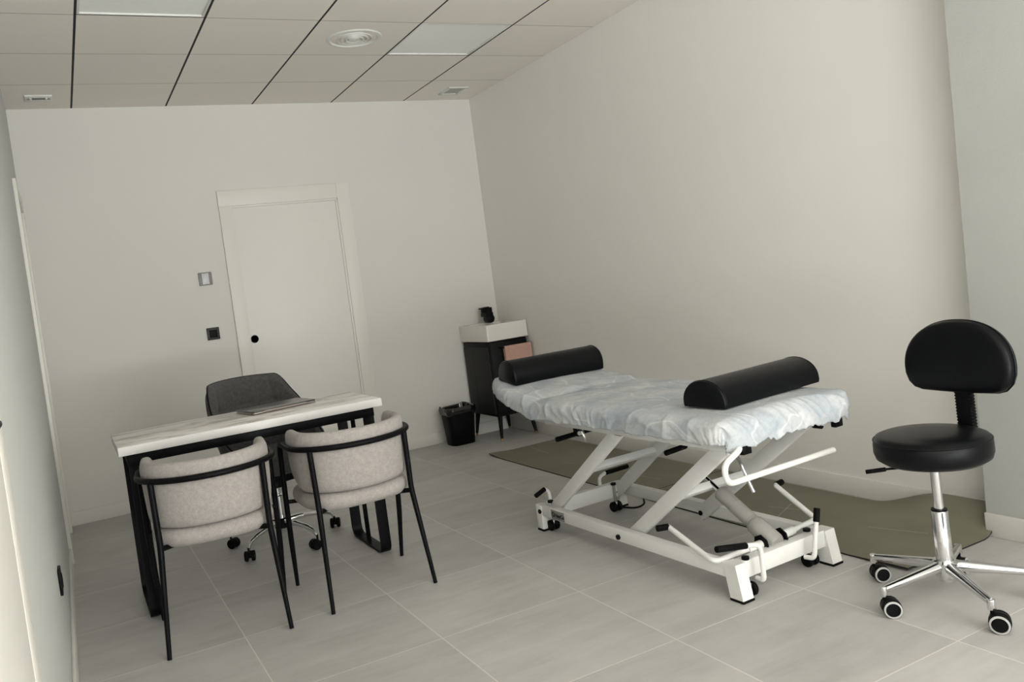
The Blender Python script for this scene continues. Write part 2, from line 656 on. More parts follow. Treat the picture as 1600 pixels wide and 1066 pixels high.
def ceiling_light(i, j, label):
    t = thing('ceiling_light', label, 'ceiling light', (i * 0.6 + 0.3, j * 0.6 + 0.3, HC), group='flush ceiling light panels')
    m = MB()
    for sx, sy, w, d in ((0, 1, 0.588, 0.012), (0, -1, 0.588, 0.012), (1, 0, 0.012, 0.564), (-1, 0, 0.012, 0.564)):
        m.box((sx * 0.288, sy * 0.288, 0.010), (w, d, 0.020), 0.001)
    m.build('frame', 'white_plastic', t)
    MB().box((0, 0, 0.0105), (0.566, 0.566, 0.006)).build('diffuser', 'diffuser', t)
    return t


ceiling_light(3, 0, 'unlit square light panel beside the round ceiling vent')
ceiling_light(0, -1, 'unlit square light panel cut by the top edge of the photo, upper left')

t = thing('ceiling_vent', 'round white ceiling vent with concentric rings', 'vent', (1.487, 0.284, HC))
mb = MB()
mb.lathe([(0.132, 0.012), (0.135, 0.0), (0.142, -0.008), (0.158, -0.006), (0.163, 0.0), (0.163, 0.01)], n=56, cap=False)
mb.lathe([(0.134, 0.002), (0.134, 0.06), (0.13, 0.06), (0.128, 0.004)], n=56, cap=False)
mb.build('outer_ring', 'vent', t)
for k, r in enumerate((0.105, 0.079, 0.053)):
    MB().lathe([(r + 0.011, 0.016), (r, -0.007 - 0.002 * k), (r - 0.005, -0.007 - 0.002 * k), (r + 0.004, 0.018)], n=48, cap=False).build('louvre_ring', 'vent', t)
MB().lathe([(0.0, -0.012), (0.030, -0.010), (0.036, 0.0), (0.034, 0.012), (0.0, 0.014)], n=40).build('centre_disc', 'vent', t)
MB().lathe([(0.0, 0.0595), (0.134, 0.0595), (0.134, 0.0615), (0.0, 0.0615)], n=40).build('duct', 'dark_gap', t)

t = thing('ceiling_vent', 'small square ceiling grille near the right corner', 'vent', (2.706, 1.487, HC))
mb = MB()
for sx, sy, w, d in ((0, 1, 0.17, 0.024), (0, -1, 0.17, 0.024), (1, 0, 0.024, 0.19), (-1, 0, 0.024, 0.19)):
    mb.box((sx * 0.073, sy * 0.092, -0.003), (w, d, 0.01), 0.002)
mb.build('frame', 'vent', t)
for k in range(7):
    MB().box((-0.051 + 0.017 * k, 0, 0.002), (0.012, 0.17, 0.002), 0, Matrix.Rotation(R(28), 3, 'Y')).build('slat', 'vent', t)
MB().box((0, 0, -0.0012), (0.13, 0.165, 0.001)).build('backing', simple('vent_shade', (0.48, 0.47, 0.43), 0.7), t)

t = thing('emergency_light', 'small white recessed emergency light in the ceiling, left corner', 'emergency light', (-0.190, 1.495, HC))
mb = MB()
mb.box((0, 0.0, -0.004), (0.155, 0.135, 0.012), 0.004)
mb.build('housing', 'white_plastic', t)
MB().box((0, -0.01, -0.0105), (0.075, 0.035, 0.003), 0.001).build('lens', 'glass_dark', t)
for sx in (-1, 1):
    MB().box((sx * 0.058, -0.01, -0.0105), (0.016, 0.03, 0.003), 0.001).build('end_slot', 'grey_plate', t)
    MB().box((sx * 0.045, -0.01, -0.012), (0.010, 0.05, 0.008), 0.002).build('clip', 'white_plastic', t)

# baseboards
BH, BT = 0.092, 0.012
mb = MB()
mb.box(((XL + 0.858) / 2, YB - BT / 2, BH / 2), (0.858 - XL, BT, BH), 0.003)
mb.box(((1.842 + XR) / 2, YB - BT / 2, BH / 2), (XR - 1.842, BT, BH), 0.003)
struct('baseboard_back', mb, 'base', 'low white baseboard along the back wall', 'baseboard')
mb = MB()
mb.box((XR - BT / 2, (PY + YB) / 2, BH / 2), (BT, YB - PY, BH), 0.003)
struct('baseboard_right', mb, 'base', 'low white baseboard along the right wall', 'baseboard')
mb = MB()
mb.box((PX - BT / 2, (PY - 4.6) / 2, BH / 2), (BT, PY + 4.6, BH), 0.003)
struct('baseboard_pier', mb, 'base', 'low white baseboard around the pier behind the stool', 'baseboard')
mb = MB()
mb.box((XL + BT / 2, (DY0 - 0.075 - 2.74) / 2, BH / 2), (BT, DY0 - 0.075 + 2.74, BH), 0.003)
mb.box((XL + BT / 2, (DY1 + 0.075 + YB) / 2, BH / 2), (BT, YB - DY1 - 0.075, BH), 0.003)
struct('baseboard_left', mb, 'base', 'low white baseboard along the left wall', 'baseboard')

# door in the back wall: broad flat casing, recessed sliding leaf, round black pull
t = thing('door_1', 'closed white sliding door with broad casing in the back wall', 'door', (0, YB, 0), kind='structure')
mb = MB()
mb.box((0.9035, -0.009, 1.01), (0.095, 0.018, 2.02), 0.002)
mb.box((1.791, -0.009, 1.067), (0.1, 0.018, 2.134), 0.002)
mb.box((1.2985, -0.0088, 2.077), (0.885, 0.0176, 0.114), 0.002)
mb.build('casing', 'door_frame', t)
mb = MB()
mb.box((1.7335, -0.005, 1.005), (0.015, 0.010, 2.01), 0.001)
mb.box((1.342, -0.005, 2.0125), (0.782, 0.010, 0.015), 0.001)
mb.build('stop_bead', 'door_frame', t)
MB().box((1.338, -0.0015, 1.002), (0.774, 0.003, 2.004), 0.0008).build('door_leaf', 'door', t)
rotx = Matrix.Rotation(R(90), 3, 'X')
mb = MB()
mb.lathe([(0.0, 0.003), (0.021, 0.003), (0.0225, 0.006), (0.026, 0.007), (0.0285, 0.005), (0.0285, 0.0)], (0.98, 0.0, 1.047), 32, rotx)
tag(mb.build('door_pull', 'black_plastic', t), 'round black recessed pull')

# recessed door in the left wall near the far corner
t = thing('door_2', 'white door set back in the left wall beside the far corner', 'door', (XL, 0, 0), kind='structure')
mb = MB()
mb.box((0.009, DY0 - 0.035, (DZ + 0.08) / 2), (0.018, 0.072, DZ + 0.08), 0.002)
mb.box((0.009, DY1 + 0.035, (DZ + 0.08) / 2), (0.018, 0.072, DZ + 0.08), 0.002)
mb.box((0.0088, (DY0 + DY1) / 2, DZ + 0.04), (0.0176, DY1 - DY0 + 0.002, 0.08), 0.002)
mb.build('casing', 'door_frame', t)
MB().box((-0.075, (DY0 + DY1) / 2, DZ / 2), (0.04, DY1 - DY0 - 0.01, DZ - 0.01), 0.002).build('door_leaf', 'door', t)
MB().box((-0.02, DY0 - 0.0 + 0.003, 1.25), (0.035, 0.004, 0.09)).build('strike_plate', 'steel', t)

# near door at the left edge of the picture
t = thing('door_3', 'white door casing at the near end of the left wall', 'door', (XL, 0, 0), kind='structure')
mb = MB()
mb.box((0.010, -2.80, 1.06), (0.020, 0.10, 2.12), 0.001)
mb.box((0.010, -3.90, 1.06), (0.020, 0.10, 2.12), 0.003)
mb.box((0.010, -3.35, 2.07), (0.020, 1.0, 0.10), 0.003)
mb.build('casing', 'door_frame', t)
MB().box((0.0098, -3.350, 1.01), (0.0196, 0.997, 2.018), 0.001).build('door_leaf', 'door', t)
mb = MB()
mb.cyl((0.019, -3.01, 1.14), (0.024, -3.01, 1.14), 0.018, 24)
mb.tube(fillet([(0.022, -3.01, 1.14), (0.034, -3.01, 1.14), (0.034, -3.12, 1.14)], 0.008), 0.006)
mb.build('door_handle', 'black_metal', t)

# wall fittings
t = thing('thermostat', 'small grey-framed thermostat with pale screen left of the door', 'thermostat', (0.697, YB, 1.521))
MB().box((0, -0.006, 0), (0.092, 0.012, 0.092), 0.004).build('frame', 'grey_plate', t)
MB().box((0, -0.0125, 0), (0.048, 0.003, 0.078), 0.001).build('screen', simple('pale_screen', (0.66, 0.66, 0.67), 0.3), t)
t = thing('light_switch', 'square black light switch beside the door casing', 'switch', (0.697, YB, 1.128))
MB().box((0, -0.005, 0), (0.087, 0.010, 0.087), 0.003).build('frame', simple('black_switch_frame', (0.016, 0.015, 0.013), 0.4), t)
MB().box((0, -0.0105, 0), (0.056, 0.005, 0.056), 0.002).build('rocker', 'black_plastic', t)
t = thing('wall_socket', 'square black power socket low on the left wall', 'socket', (XL, -1.02, 0.395))
MB().box((0.005, 0, 0), (0.010, 0.088, 0.088), 0.003).build('frame', 'black_plastic', t)
mb = MB()
mb.lathe([(0.0, 0.004), (0.018, 0.004), (0.020, 0.012), (0.026, 0.0125), (0.027, 0.009)], (0.0, 0, 0), 28, Matrix.Rotation(R(90), 3, 'Y'))
mb.build('socket_well', 'black_metal', t)
for s in (-1, 1):
    MB().cyl((0.004, s * 0.0095, 0), (0.0065, s * 0.0095, 0), 0.0025, 10).build('contact', 'steel', t)

# ------------------------------------------------------------------ desk
DK = thing('desk', 'white marble-topped desk on black flat-bar loop legs', 'desk', (0.463, -0.315, 0))
mb = MB()
mb.box((0, 0, 0.741), (1.164, 0.54, 0.038), 0.002)
for v in mb.bm.faces:
    pass
mb.bm.faces.ensure_lookup_table()
for f in mb.bm.faces:
    f.normal_update()
    if abs(f.normal.z) < 0.5:
        f.material_index = 1
tag(mb.build('desktop', ['marble', 'desk_edge'], DK), 'white marble-pattern top with plain white edge')
mb = MB()
for y in (-0.215, 0.225):
    mb.box((0, y, 0.699), (1.10, 0.035, 0.045), 0.002)
for x in (-0.528, 0.528):
    mb.box((x, 0.005, 0.7025), (0.045, 0.40, 0.038), 0.002)
mb.build('under_frame', 'black_metal', DK)
for sx in (-1, 1):
    x = 0.532 if sx > 0 else -0.520
    path = fillet([(x, -0.192, 0.712), (x, -0.192, 0.006), (x, 0.250, 0.006), (x, 0.250, 0.712)], 0.05, 8)
    rings = []
    for i, p in enumerate(path):
        a, b = path[max(i - 1, 0)], path[min(i + 1, len(path) - 1)]
        tt = (b - a).normalized()
        nn = Vector((0, tt.z, -tt.y))
        w, h = 0.026, 0.006
        rings.append([p + Vector((w, 0, 0)) + nn * h, p + Vector((-w, 0, 0)) + nn * h, p + Vector((-w, 0, 0)) - nn * h, p + Vector((w, 0, 0)) - nn * h])
    lg = MB().loft(rings).build('leg', 'black_metal', DK)
    for k in (-1, 0, 1):
        MB().cyl((x, 0.065 + 0.024 * k, 0.010), (x, 0.065 + 0.024 * k, 0.695), 0.0045, 10).build('rod', 'black_metal', lg)

# laptop
t = thing('laptop', 'closed dark grey laptop lying on the marble desk', 'laptop', (0.651, -0.315, 0.760), R(11))
outl = rrect(0.33, 0.215, 0.012, 5, 0, 0.105)
MB().prism(outl, 0.003, 0.010, bev=0.002).build('base', 'laptop_edge', t)
MB().prism(outl, 0.0105, 0.017, bev=0.0022).build('lid', 'laptop_lid', t)
mb = MB()
mb.cyl((-0.11, 0.0, 0.0095), (0.11, 0.0, 0.0095), 0.0042, 12)
mb.build('hinge', 'laptop_edge', t)
for sx in (-1, 1):
    MB().box((sx * 0.13, 0.105, 0.0018), (0.02, 0.17, 0.0036), 0.001).build('rubber_foot', 'rubber', t)

# ------------------------------------------------------------------ visitor chairs
HA, HB, HY, HE = 0.262, 0.236, 0.0, 0.135      # hoop half-width, depth, centre, straight side


def hoop(t, z=0.655, da=0.0):
    """t -1..1 from one end of the hoop to the other: straight side, half ellipse, straight side"""
    t = max(-1.0, min(1.0, t))
    k = 0.74
    if abs(t) > k:
        return Vector((math.copysign(HA + da, t), HY + HE * (abs(t) - k) / (1 - k), z))
    a = t / k * PI / 2
    return Vector(((HA + da) * math.sin(a), HY - (HB + da) * math.cos(a), z))


def hoop_n(t):
    k = 0.74
    if abs(t) > k:
        return Vector((math.copysign(1.0, t), 0, 0))
    a = t / k * PI / 2
    return Vector((math.sin(a) * HB, -math.cos(a) * HA, 0)).normalized()


def make_visitor_chair():
    t = thing('visitor_chair', 'x', 'chair')
    # seat cushion
    out = []
    for k in range(48):
        a = 2 * PI * k / 48
        c, s = math.cos(a), math.sin(a)
        p = 3.2
        out.append((0.238 * math.copysign(abs(c) ** (2 / p), c), 0.045 + 0.225 * math.copysign(abs(s) ** (2 / (2.4 if s < 0 else 4)), s)))
    MB().pillow(out, 0.383, 0.458, 0.010, 0.036).build('seat', 'boucle', t)
    # wrapped backrest
    rings = []
    nS = 72
    for i in range(nS + 1):
        s = -1 + 2 * i / nS
        # ease spacing towards the ends so that they round off
        s = math.sin(s * PI / 2)
        a = s * 0.97
        e = min(1.0, (1 - abs(s)) / 0.09)
        e = math.sqrt(max(0.0, 1 - (1 - e) ** 2))
        e2 = min(1.0, (1 - abs(s)) / 0.30)
        e2 = math.sqrt(max(0.0, 1 - (1 - e2) ** 2))
        zt = 0.716 + 0.004 * s * s
        zb = 0.462
        zc = zt - 0.10
        zt2 = zc + (zt - zc) * (0.45 + 0.55 * e)
        zb2 = zc - (zc - zb) * (0.25 + 0.75 * e2)
        th = 0.027 * (0.30 + 0.70 * e)
        ctr = hoop(a, 0, -0.0125 - 0.028)
        nor = hoop_n(a)
        lean = 0.05
        ring = []
        n = 28
        for k in range(n):
            b = 2 * PI * k / n
            cr, sr = math.cos(b), math.sin(b)
            rr = math.copysign(abs(cr) ** (2 / 2.6), cr) * th
            zz = (zt2 + zb2) / 2 + math.copysign(abs(sr) ** (2 / 6.0), sr) * (zt2 - zb2) / 2
            off = (zz - 0.655) * lean
            ring.append(ctr + nor * (rr + off) + Vector((0, 0, zz)))
        rings.append(ring)
    MB().loft(rings).build('backrest', 'boucle', t, angle=60)
    # hoop that turns down into the two front legs
    arc = [hoop(-1 + 2 * k / 60) for k in range(61)]
    path = [Vector((-0.263, 0.175, 0.40)), Vector((-0.262, 0.158, 0.625)), Vector((-0.262, 0.152, 0.643))] + arc + [Vector((0.262, 0.152, 0.643)), Vector((0.262, 0.158, 0.625)), Vector((0.263, 0.175, 0.40))]
    MB().tube(path, 0.0122, 12).build('hoop', 'black_metal', t)
    bt = hoop(0)
    MB().cyl(bt + Vector((0, -0.008, 0)), bt + Vector((0, -0.0135, 0)), 0.006, 12, 0.001).build('bolt', 'black_plastic', t)
    for sx in (-1, 1):
        MB().tube([Vector((sx * 0.263, 0.1745, 0.405)), Vector((sx * 0.260, 0.195, 0.22)), Vector((sx * 0.253, 0.226, 0.0))], [0.0122, 0.0122, 0.0085], 12).build('leg', 'black_metal', t)
        h = hoop(sx * 0.74 * 53 / 90)
        knee = Vector((sx * 0.205, -0.152, 0.402))
        MB().tube(fillet([h, knee, (sx * 0.226, -0.232, 0.0)], 0.03), [0.0120] * 8 + [0.0085], 12).build('leg', 'black_metal', t)
        MB().tube([knee + Vector((0, 0, -0.008)), Vector((sx * 0.10, -0.04, 0.384)), Vector((sx * 0.02, 0.04, 0.376))], [0.0105, 0.010, 0.008], 10).build('seat_bracket', 'black_metal', t)
        MB().tube([Vector((sx * 0.262, 0.176, 0.392)), Vector((sx * 0.14, 0.15, 0.385)), Vector((sx * 0.02, 0.13, 0.376))], [0.009, 0.009, 0.008], 10).build('seat_bracket', 'black_metal', t)
    return t


ch = make_visitor_chair()
ch.location = (0.783, -0.822, 0)
tag(ch, 'oatmeal upholstered chair with black hoop frame, nearer the treatment table', 'chair', 'visitor chairs at the desk')
c2 = copy_tree(ch)
c2.location = (0.187, -0.809, 0)
c2.rotation_euler = (0, 0, R(-7))
tag(c2, 'oatmeal upholstered chair with black hoop frame, nearer the left wall', 'chair', 'visitor chairs at the desk')

# ------------------------------------------------------------------ office chair behind the desk
OC = thing('office_chair', 'charcoal fabric swivel chair with chrome star base behind the desk', 'office chair', (0.668, 0.150, 0), R(20))


def sm0(x, a, b):
    t_ = max(0.0, min(1.0, (x - a) / (b - a)))
    return t_ * t_ * (3 - 2 * t_)


def shell_pt(u, v, off=0.0):
    """u -1..1 round the back, v 0..1 up; the opening looks towards -y"""
    a = u * R(112)
    au = abs(u)
    top = 0.888 - 0.010 * (u * 2.0) ** 2 - 0.26 * sm0(au, 0.42, 1.0) - 0.045 * sm0(au, 0.42, 0.60)
    zb = 0.43
    z = zb + (top - zb) * v
    fl = 0.80 + 0.20 * min(1, v * 1.35) ** 0.8
    rx, ry = 0.278 * fl, 0.255 * fl
    rec = 0.055 * v * v * max(0, math.cos(a))
    p = Vector((rx * math.sin(a), 0.015 + ry * math.cos(a) + rec, z))
    n = Vector((math.sin(a) * ry, math.cos(a) * rx, 0)).normalized()
    return p + n * off


def shell_off(u, v):
    """quilting on the inner side: seams and two buttons"""
    d = 0.0
    for uu in (-0.36, 0.0, 0.36):
        d += 0.006 * math.exp(-((u - uu) / 0.022) ** 2)
    for vv in (0.30, 0.68):
        d += 0.006 * math.exp(-((v - vv) / 0.022) ** 2)
    for uu in (-0.36, 0.0, 0.36):
        d += 0.012 * math.exp(-(((u - uu) / 0.06) ** 2 + ((v - 0.68) / 0.05) ** 2))
    return d


mb = MB()
nU, nV = 110, 60
rings = []
for i in range(nU + 1):
    u = -1 + 2 * i / nU
    edge = min(1, (1 - abs(u)) / 0.06)
    ring = []
    for j in range(nV + 1):
        v = j / nV
        e = min(1, (1 - v) / 0.06) ** 0.5 * (0.3 + 0.7 * edge ** 0.5)
        ring.append(shell_pt(u, v, -0.024 * e - 0.002 + shell_off(u, v) * e))
    for j in range(nV, -1, -6):
        v = j / nV
        e = min(1, (1 - v) / 0.06) ** 0.5 * (0.3 + 0.7 * edge ** 0.5)
        ring.append(shell_pt(u, v, 0.022 * e + 0.002))
    rings.append(ring)
mb.loft(rings)
sh = mb.build('backrest', 'charcoal', OC, angle=70)
mb = MB()
mb.tube([shell_pt(-1 + 2 * k / 80, 1.0, 0.006) for k in range(81)], 0.0035, 8)
mb.build('piping', 'rubber', sh)
out = [(0.235 * math.copysign(abs(math.cos(a)) ** 0.7, math.cos(a)), -0.02 + 0.235 * math.copysign(abs(math.sin(a)) ** 0.7, math.sin(a))) for a in [2 * PI * k / 44 for k in range(44)]]
MB().pillow(out, 0.40, 0.50, 0.012, 0.04).build('seat', 'charcoal', OC)
mb = MB()
mb.box((0, 0, 0.385), (0.22, 0.24, 0.03), 0.006)
mb.box((0, -0.02, 0.360), (0.10, 0.16, 0.05), 0.01)
mb.build('tilt_mechanism', 'black_plastic', OC)
mb = MB()
mb.lathe([(0.034, 0.30), (0.034, 0.36)], (-0.022, -0.006, 0), n=24)
mb.build('gas_lift_cover', 'black_plastic', OC)
MB().lathe([(0.0, 0.245), (0.0145, 0.245), (0.0145, 0.345), (0.0, 0.345)], (-0.022, -0.006, 0), n=20).build('piston', 'chrome', OC)
mb = MB()
mb.lathe([(0.0, 0.075), (0.026, 0.075), (0.028, 0.255), (0.024, 0.258), (0.0, 0.258)], (-0.022, -0.006, 0), n=24)
mb.build('gas_lift', 'chrome', OC)
MB().lathe([(0.026, 0.08), (0.040, 0.085), (0.042, 0.125), (0.030, 0.135), (0.026, 0.135)], (-0.022, -0.006, 0), n=24).build('hub', 'black_plastic', OC)


def twin_caster(parent, x, y, ang, r=0.026, top=0.075, ring=False, wheel_mat='rubber'):
    """hooded twin-wheel caster as one part with wheels as sub-parts"""
    dx, dy = math.cos(ang), math.sin(ang)
    sx, sy = -dy, dx
    m = MB()
    m.cyl((x, y, r * 1.2), (x, y, top), 0.0055, 12)
    q = Matrix(((dx, sx, 0), (dy, sy, 0), (0, 0, 1)))
    hood = []
    for k in range(13):
        a = R(-20 + 200 * k / 12)
        hood.append((math.cos(a) * r * 1.05, math.sin(a) * r * 1.05))
    hood += [(-r * 0.9, -r * 0.25), (-r * 0.3, -r * 0.1), (r * 0.7, -r * 0.2)]
    base = Matrix.Translation((x + dx * r * 0.6, y + dy * r * 0.6, r)) @ (q.to_4x4() @ Matrix.Rotation(R(90), 4, 'X'))
    m.prism(hood, -0.010, 0.010, base, bev=0.002)
    c = m.build('caster', 'black_plastic', parent)
    cx, cy = x + dx * r * 0.6, y + dy * r * 0.6
    for s in (-1, 1):
        a0 = Vector((cx + sx * s * 0.0095, cy + sy * s * 0.0095, r))
        d = Vector((sx * s, sy * s, 0))
        w = MB()
        qq = d.to_track_quat('Z', 'Y').to_matrix()
        w.lathe([(0.0, 0.0), (r * 0.96, 0.0), (r, 0.003), (r, 0.013), (r * 0.93, 0.016), (0.0, 0.016)], a0, 24, qq)
        wo = w.build('wheel', wheel_mat, c)
        if ring:
            g = MB()
            g.lathe([(r * 0.77, 0.0150), (r * 0.77, 0.0185), (r * 0.94, 0.0175), (r * 0.97, 0.013)], a0, 28, qq, cap=False)
            g.build('rim', 'ring', c)
    return c


def star_leg(parent, ang, r0, r1, z0, z1, ra, rb, mat='chrome', arch=0.0):
    d = Vector((math.cos(ang), math.sin(ang), 0))
    pts, rad = [], []
    for k in range(9):
        s = k / 8
        pts.append(d * (r0 + (r1 - r0) * s) + Vector((0, 0, z0 + (z1 - z0) * s + arch * math.sin(PI * s))))
        rad.append(ra + (rb - ra) * s)
    m = MB().tube(pts, rad, 12)
    m.cyl(d * r1 + Vector((0, 0, z1 + rb * 0.9)), d * r1 + Vector((0, 0, z1 - 0.022)), rb * 1.05, 12, 0.001)
    return m.build('base_arm', mat, parent)


for k, a in enumerate((4.5, 76.5, 148.5, 220.5, 292.5)):
    b = R(a - 20)
    d = Vector((math.cos(b), math.sin(b), 0))
    d0 = Vector((-0.022, -0.006, 0))
    pts = [d0 + d * 0.02 + V(0, 0, 0.115), d0 + d * 0.10 + V(0, 0, 0.118), d0 + d * 0.21 + V(0, 0, 0.108), d0 + d * 0.272 + V(0, 0, 0.092), d0 + d * 0.291 + V(0, 0, 0.068)]
    MB().tube(fillet(pts, 0.05), [0.015] * 7 + [0.012] * 7 + [0.010] * 9, 12).build('base_arm', 'chrome', OC)
    twin_caster(OC, d0.x + d.x * 0.292, d0.y + d.y * 0.292, b + R(60 + 50 * k), 0.026, 0.075)

# ------------------------------------------------------------------ corner wash stand
CB = thing('washstand', 'black corner washstand with white basin top on tapered legs', 'washstand', (2.802, 1.545, 0))
hw, hd = 0.172, 0.232
mb = MB()
mb.box((0, 0.0, 0.480), (hw * 2 - 0.012, hd * 2 - 0.02, 0.58), 0.003)
cabin = mb.build('body', 'cab_black', CB)
pn = MB()
pn.box((-hw + 0.002, 0.0, 0.47), (0.014, hd * 2 - 0.05, 0.52), 0.002)
pn.box((-hw - 0.0052, 0.06, 0.47), (0.0016, 0.006, 0.44), 0.0006)
tag(pn.build('side_door', 'cab_panel', CB), 'charcoal door on the left side')
MB().box((0.0, -hd + 0.004, 0.49), (hw * 2 - 0.02, 0.014, 0.53), 0.002).build('front_panel', 'cab_black', CB)
# basin
ob = rrect(0.362, 0.486, 0.012, 4)
ib = rrect(0.31, 0.36, 0.03, 4, 0, -0.035)
mb = MB()
rb = [[(p[0], p[1], 0.778) for p in ob], [(p[0], p[1], 0.899) for p in ob], [(p[0] * 0.985, p[1] * 0.99, 0.904) for p in ob],
      [(p[0], p[1], 0.904) for p in ib], [(p[0] * 0.95, p[1] * 0.95, 0.885) for p in ib], [(p[0] * 0.75, p[1] * 0.75, 0.825) for p in ib]]
mb.loft(rb)
tag(mb.build('basin', 'ceramic', CB, angle=30), 'white ceramic basin')
for sx, sy in ((-1, -1), (1, -1), (-1, 1), (1, 1)):
    a = Vector((sx * (hw - 0.04), sy * (hd - 0.045), 0.195))
    b = Vector((sx * (hw - 0.015), sy * (hd - 0.015), 0.0))
    lg = MB().tube([a, a.lerp(b, 0.9)], [0.020, 0.011], 14).build('leg', 'cab_black', CB)
    MB().tube([a.lerp(b, 0.9), b], [0.0098, 0.009], 14).build('ferrule', 'brass', lg)
# towel rail
mb = MB()
mb.tube(fillet([(-0.085, -hd + 0.0, 0.720), (-0.085, -hd - 0.045, 0.720), (0.178, -hd - 0.045, 0.720), (0.178, -hd + 0.0, 0.720)], 0.01), 0.006, 10)
mb.build('towel_rail', 'black_metal', CB)
# towel over the rail
mb = MB()
rings = []
prof = []
for k in range(9):
    prof.append((-0.0085 - 0.0012 * math.sin(k), 0.50 + 0.22 * k / 8))
for k in range(1, 8):
    a = PI - PI * k / 8
    prof.append((math.cos(a) * 0.0085, 0.7205 + math.sin(a) * 0.0085))
for k in range(9):
    prof.append((0.0085 + 0.001 * math.sin(k * 1.3), 0.72 - 0.19 * k / 8))
for i in range(15):
    x = -0.068 + 0.236 * i / 14
    w = 0.0018 * math.sin(i * 0.9)
    outer = [(x, y * 1.55 + w * (0.72 - z) * 4, z) for y, z in prof]
    inner = [(x, y * 0.85 + w * (0.72 - z) * 4, z) for y, z in prof[::-1]]
    rings.append(outer + inner)
mb.loft(rings)
tw = mb.build('hand_towel', 'towel', None, (2.802, 1.545 - hd - 0.045, 0), angle=60)
tag(tw, 'folded pink hand towel hanging on the washstand rail', 'towel')
# black mixer tap
t = thing('mixer_tap', 'blocky black mixer tap standing on the white basin', 'tap', (2.845, 1.685, 0.903))
MB().box((0.012, 0.0, 0.062), (0.052, 0.056, 0.124), 0.005).build('body', 'black_metal', t)
mb = MB()
mb.box((-0.028, -0.05, 0.07), (0.06, 0.11, 0.03), 0.004)
mb.cyl((-0.022, -0.10, 0.036), (-0.022, -0.03, 0.036), 0.035, 24, 0.003)
mb.build('spout', 'black_metal', t)
MB().box((-0.028, -0.01, 0.123), (0.066, 0.07, 0.012), 0.003, Matrix.Rotation(R(-5), 3, 'Y')).build('lever', 'black_metal', t)
MB().box((-0.028, -0.005, 0.102), (0.04, 0.04, 0.032), 0.003).build('cartridge', 'black_plastic', t)

# waste bin with liner
BN = thing('waste_bin', 'small black bin with a liner folded over its rim', 'bin', (2.425, 1.60, 0))
mb = MB()
rb = []
for z, sc in ((0.0, 0.97), (0.004, 1.0), (0.15, 1.12), (0.285, 1.22), (0.287, 1.20), (0.15, 1.08), (0.012, 0.96)):
    rb.append([(p[0] * sc, p[1] * sc, z) for p in rrect(0.20, 0.17, 0.05, 6)])
mb.loft(rb)
mb.build('bucket', 'black_plastic', BN)
mb = MB()
rb = []
for k, (z, sc) in enumerate(((0.245, 1.235), (0.258, 1.30), (0.275, 1.32), (0.292, 1.28), (0.301, 1.22), (0.293, 1.16), (0.20, 1.08))):
    ring = []
    for i, p in enumerate(rrect(0.20, 0.17, 0.05, 18)):
        w = noise.noise(Vector((p[0] * 38, p[1] * 38, z * 30 + k))) * 0.075
        ring.append((p[0] * (sc + w), p[1] * (sc + w), z + noise.noise(Vector((p[0] * 30, p[1] * 30, 9 + k * 0.3))) * 0.016))
    rb.append(ring)
mb.loft(rb, cap=False)
tag(mb.build('liner', 'bag', BN, angle=20), 'crumpled shiny black liner')

# ------------------------------------------------------------------ floor mats along the right wall


def make_mat(name, label, y0, y1, curl, marks, rotz=0.0):
    """y0 < y1; curl(u,v) lifts the foam"""
    nx, ny = 22, 70
    x0, x1 = 2.335, 2.955
    top, bot = [], []
    th = 0.006

    def P(u, v, dz=0.0):
        x = x0 + (x1 - x0) * u
        y = y0 + (y1 - y0) * v
        dx, h = curl(u, v)
        return Vector((x + dx, y, th + h + dz))
    mb = MB()
    bm = mb.bm
    vt = [[bm.verts.new(P(i / nx, j / ny)) for i in range(nx + 1)] for j in range(ny + 1)]
    vb = [[bm.verts.new(P(i / nx, j / ny, -th)) for i in range(nx + 1)] for j in range(ny + 1)]
    for j in range(ny):
        for i in range(nx):
            bm.faces.new((vt[j][i], vt[j][i + 1], vt[j + 1][i + 1], vt[j + 1][i]))
            f = bm.faces.new((vb[j][i], vb[j + 1][i], vb[j + 1][i + 1], vb[j][i + 1]))
            f.material_index = 1
    for i in range(nx):
        for (a, b) in ((0, 0), (ny, 0)):
            f = bm.faces.new((vt[a][i], vt[a][i + 1], vb[a][i + 1], vb[a][i]))
            f.material_index = 1
    for j in range(ny):
        for c in (0, nx):
            f = bm.faces.new((vt[j][c], vt[j + 1][c], vb[j + 1][c], vb[j][c]))
            f.material_index = 1
    o = mb.build(name, ['mat', 'mat_edge'], None, angle=50)
    tag(o, label, 'mat', 'olive mats along the right wall')
    # thin printed guide lines
    for (xa, ya, xb, yb) in marks:
        mk = MB()
        N = 10
        rows = []
        d = Vector((xb - xa, yb - ya, 0)).normalized()
        s = Vector((-d.y, d.x, 0)) * 0.0016
        for k in range(N + 1):
            x = xa + (xb - xa) * k / N
            y = ya + (yb - ya) * k / N
            p = P((x - x0) / (x1 - x0), (y - y0) / (y1 - y0), 0.0006)
            rows.append((mk.bm.verts.new(p - s), mk.bm.verts.new(p + s)))
        for k in range(N):
            mk.bm.faces.new((rows[k][0], rows[k][1], rows[k + 1][1], rows[k + 1][0]))
        mk.build('guide_line', 'mat_line', o)
    return o


def sm(x, a, b):
    t_ = max(0.0, min(1.0, (x - a) / (b - a)))
    return t_ * t_ * (3 - 2 * t_)


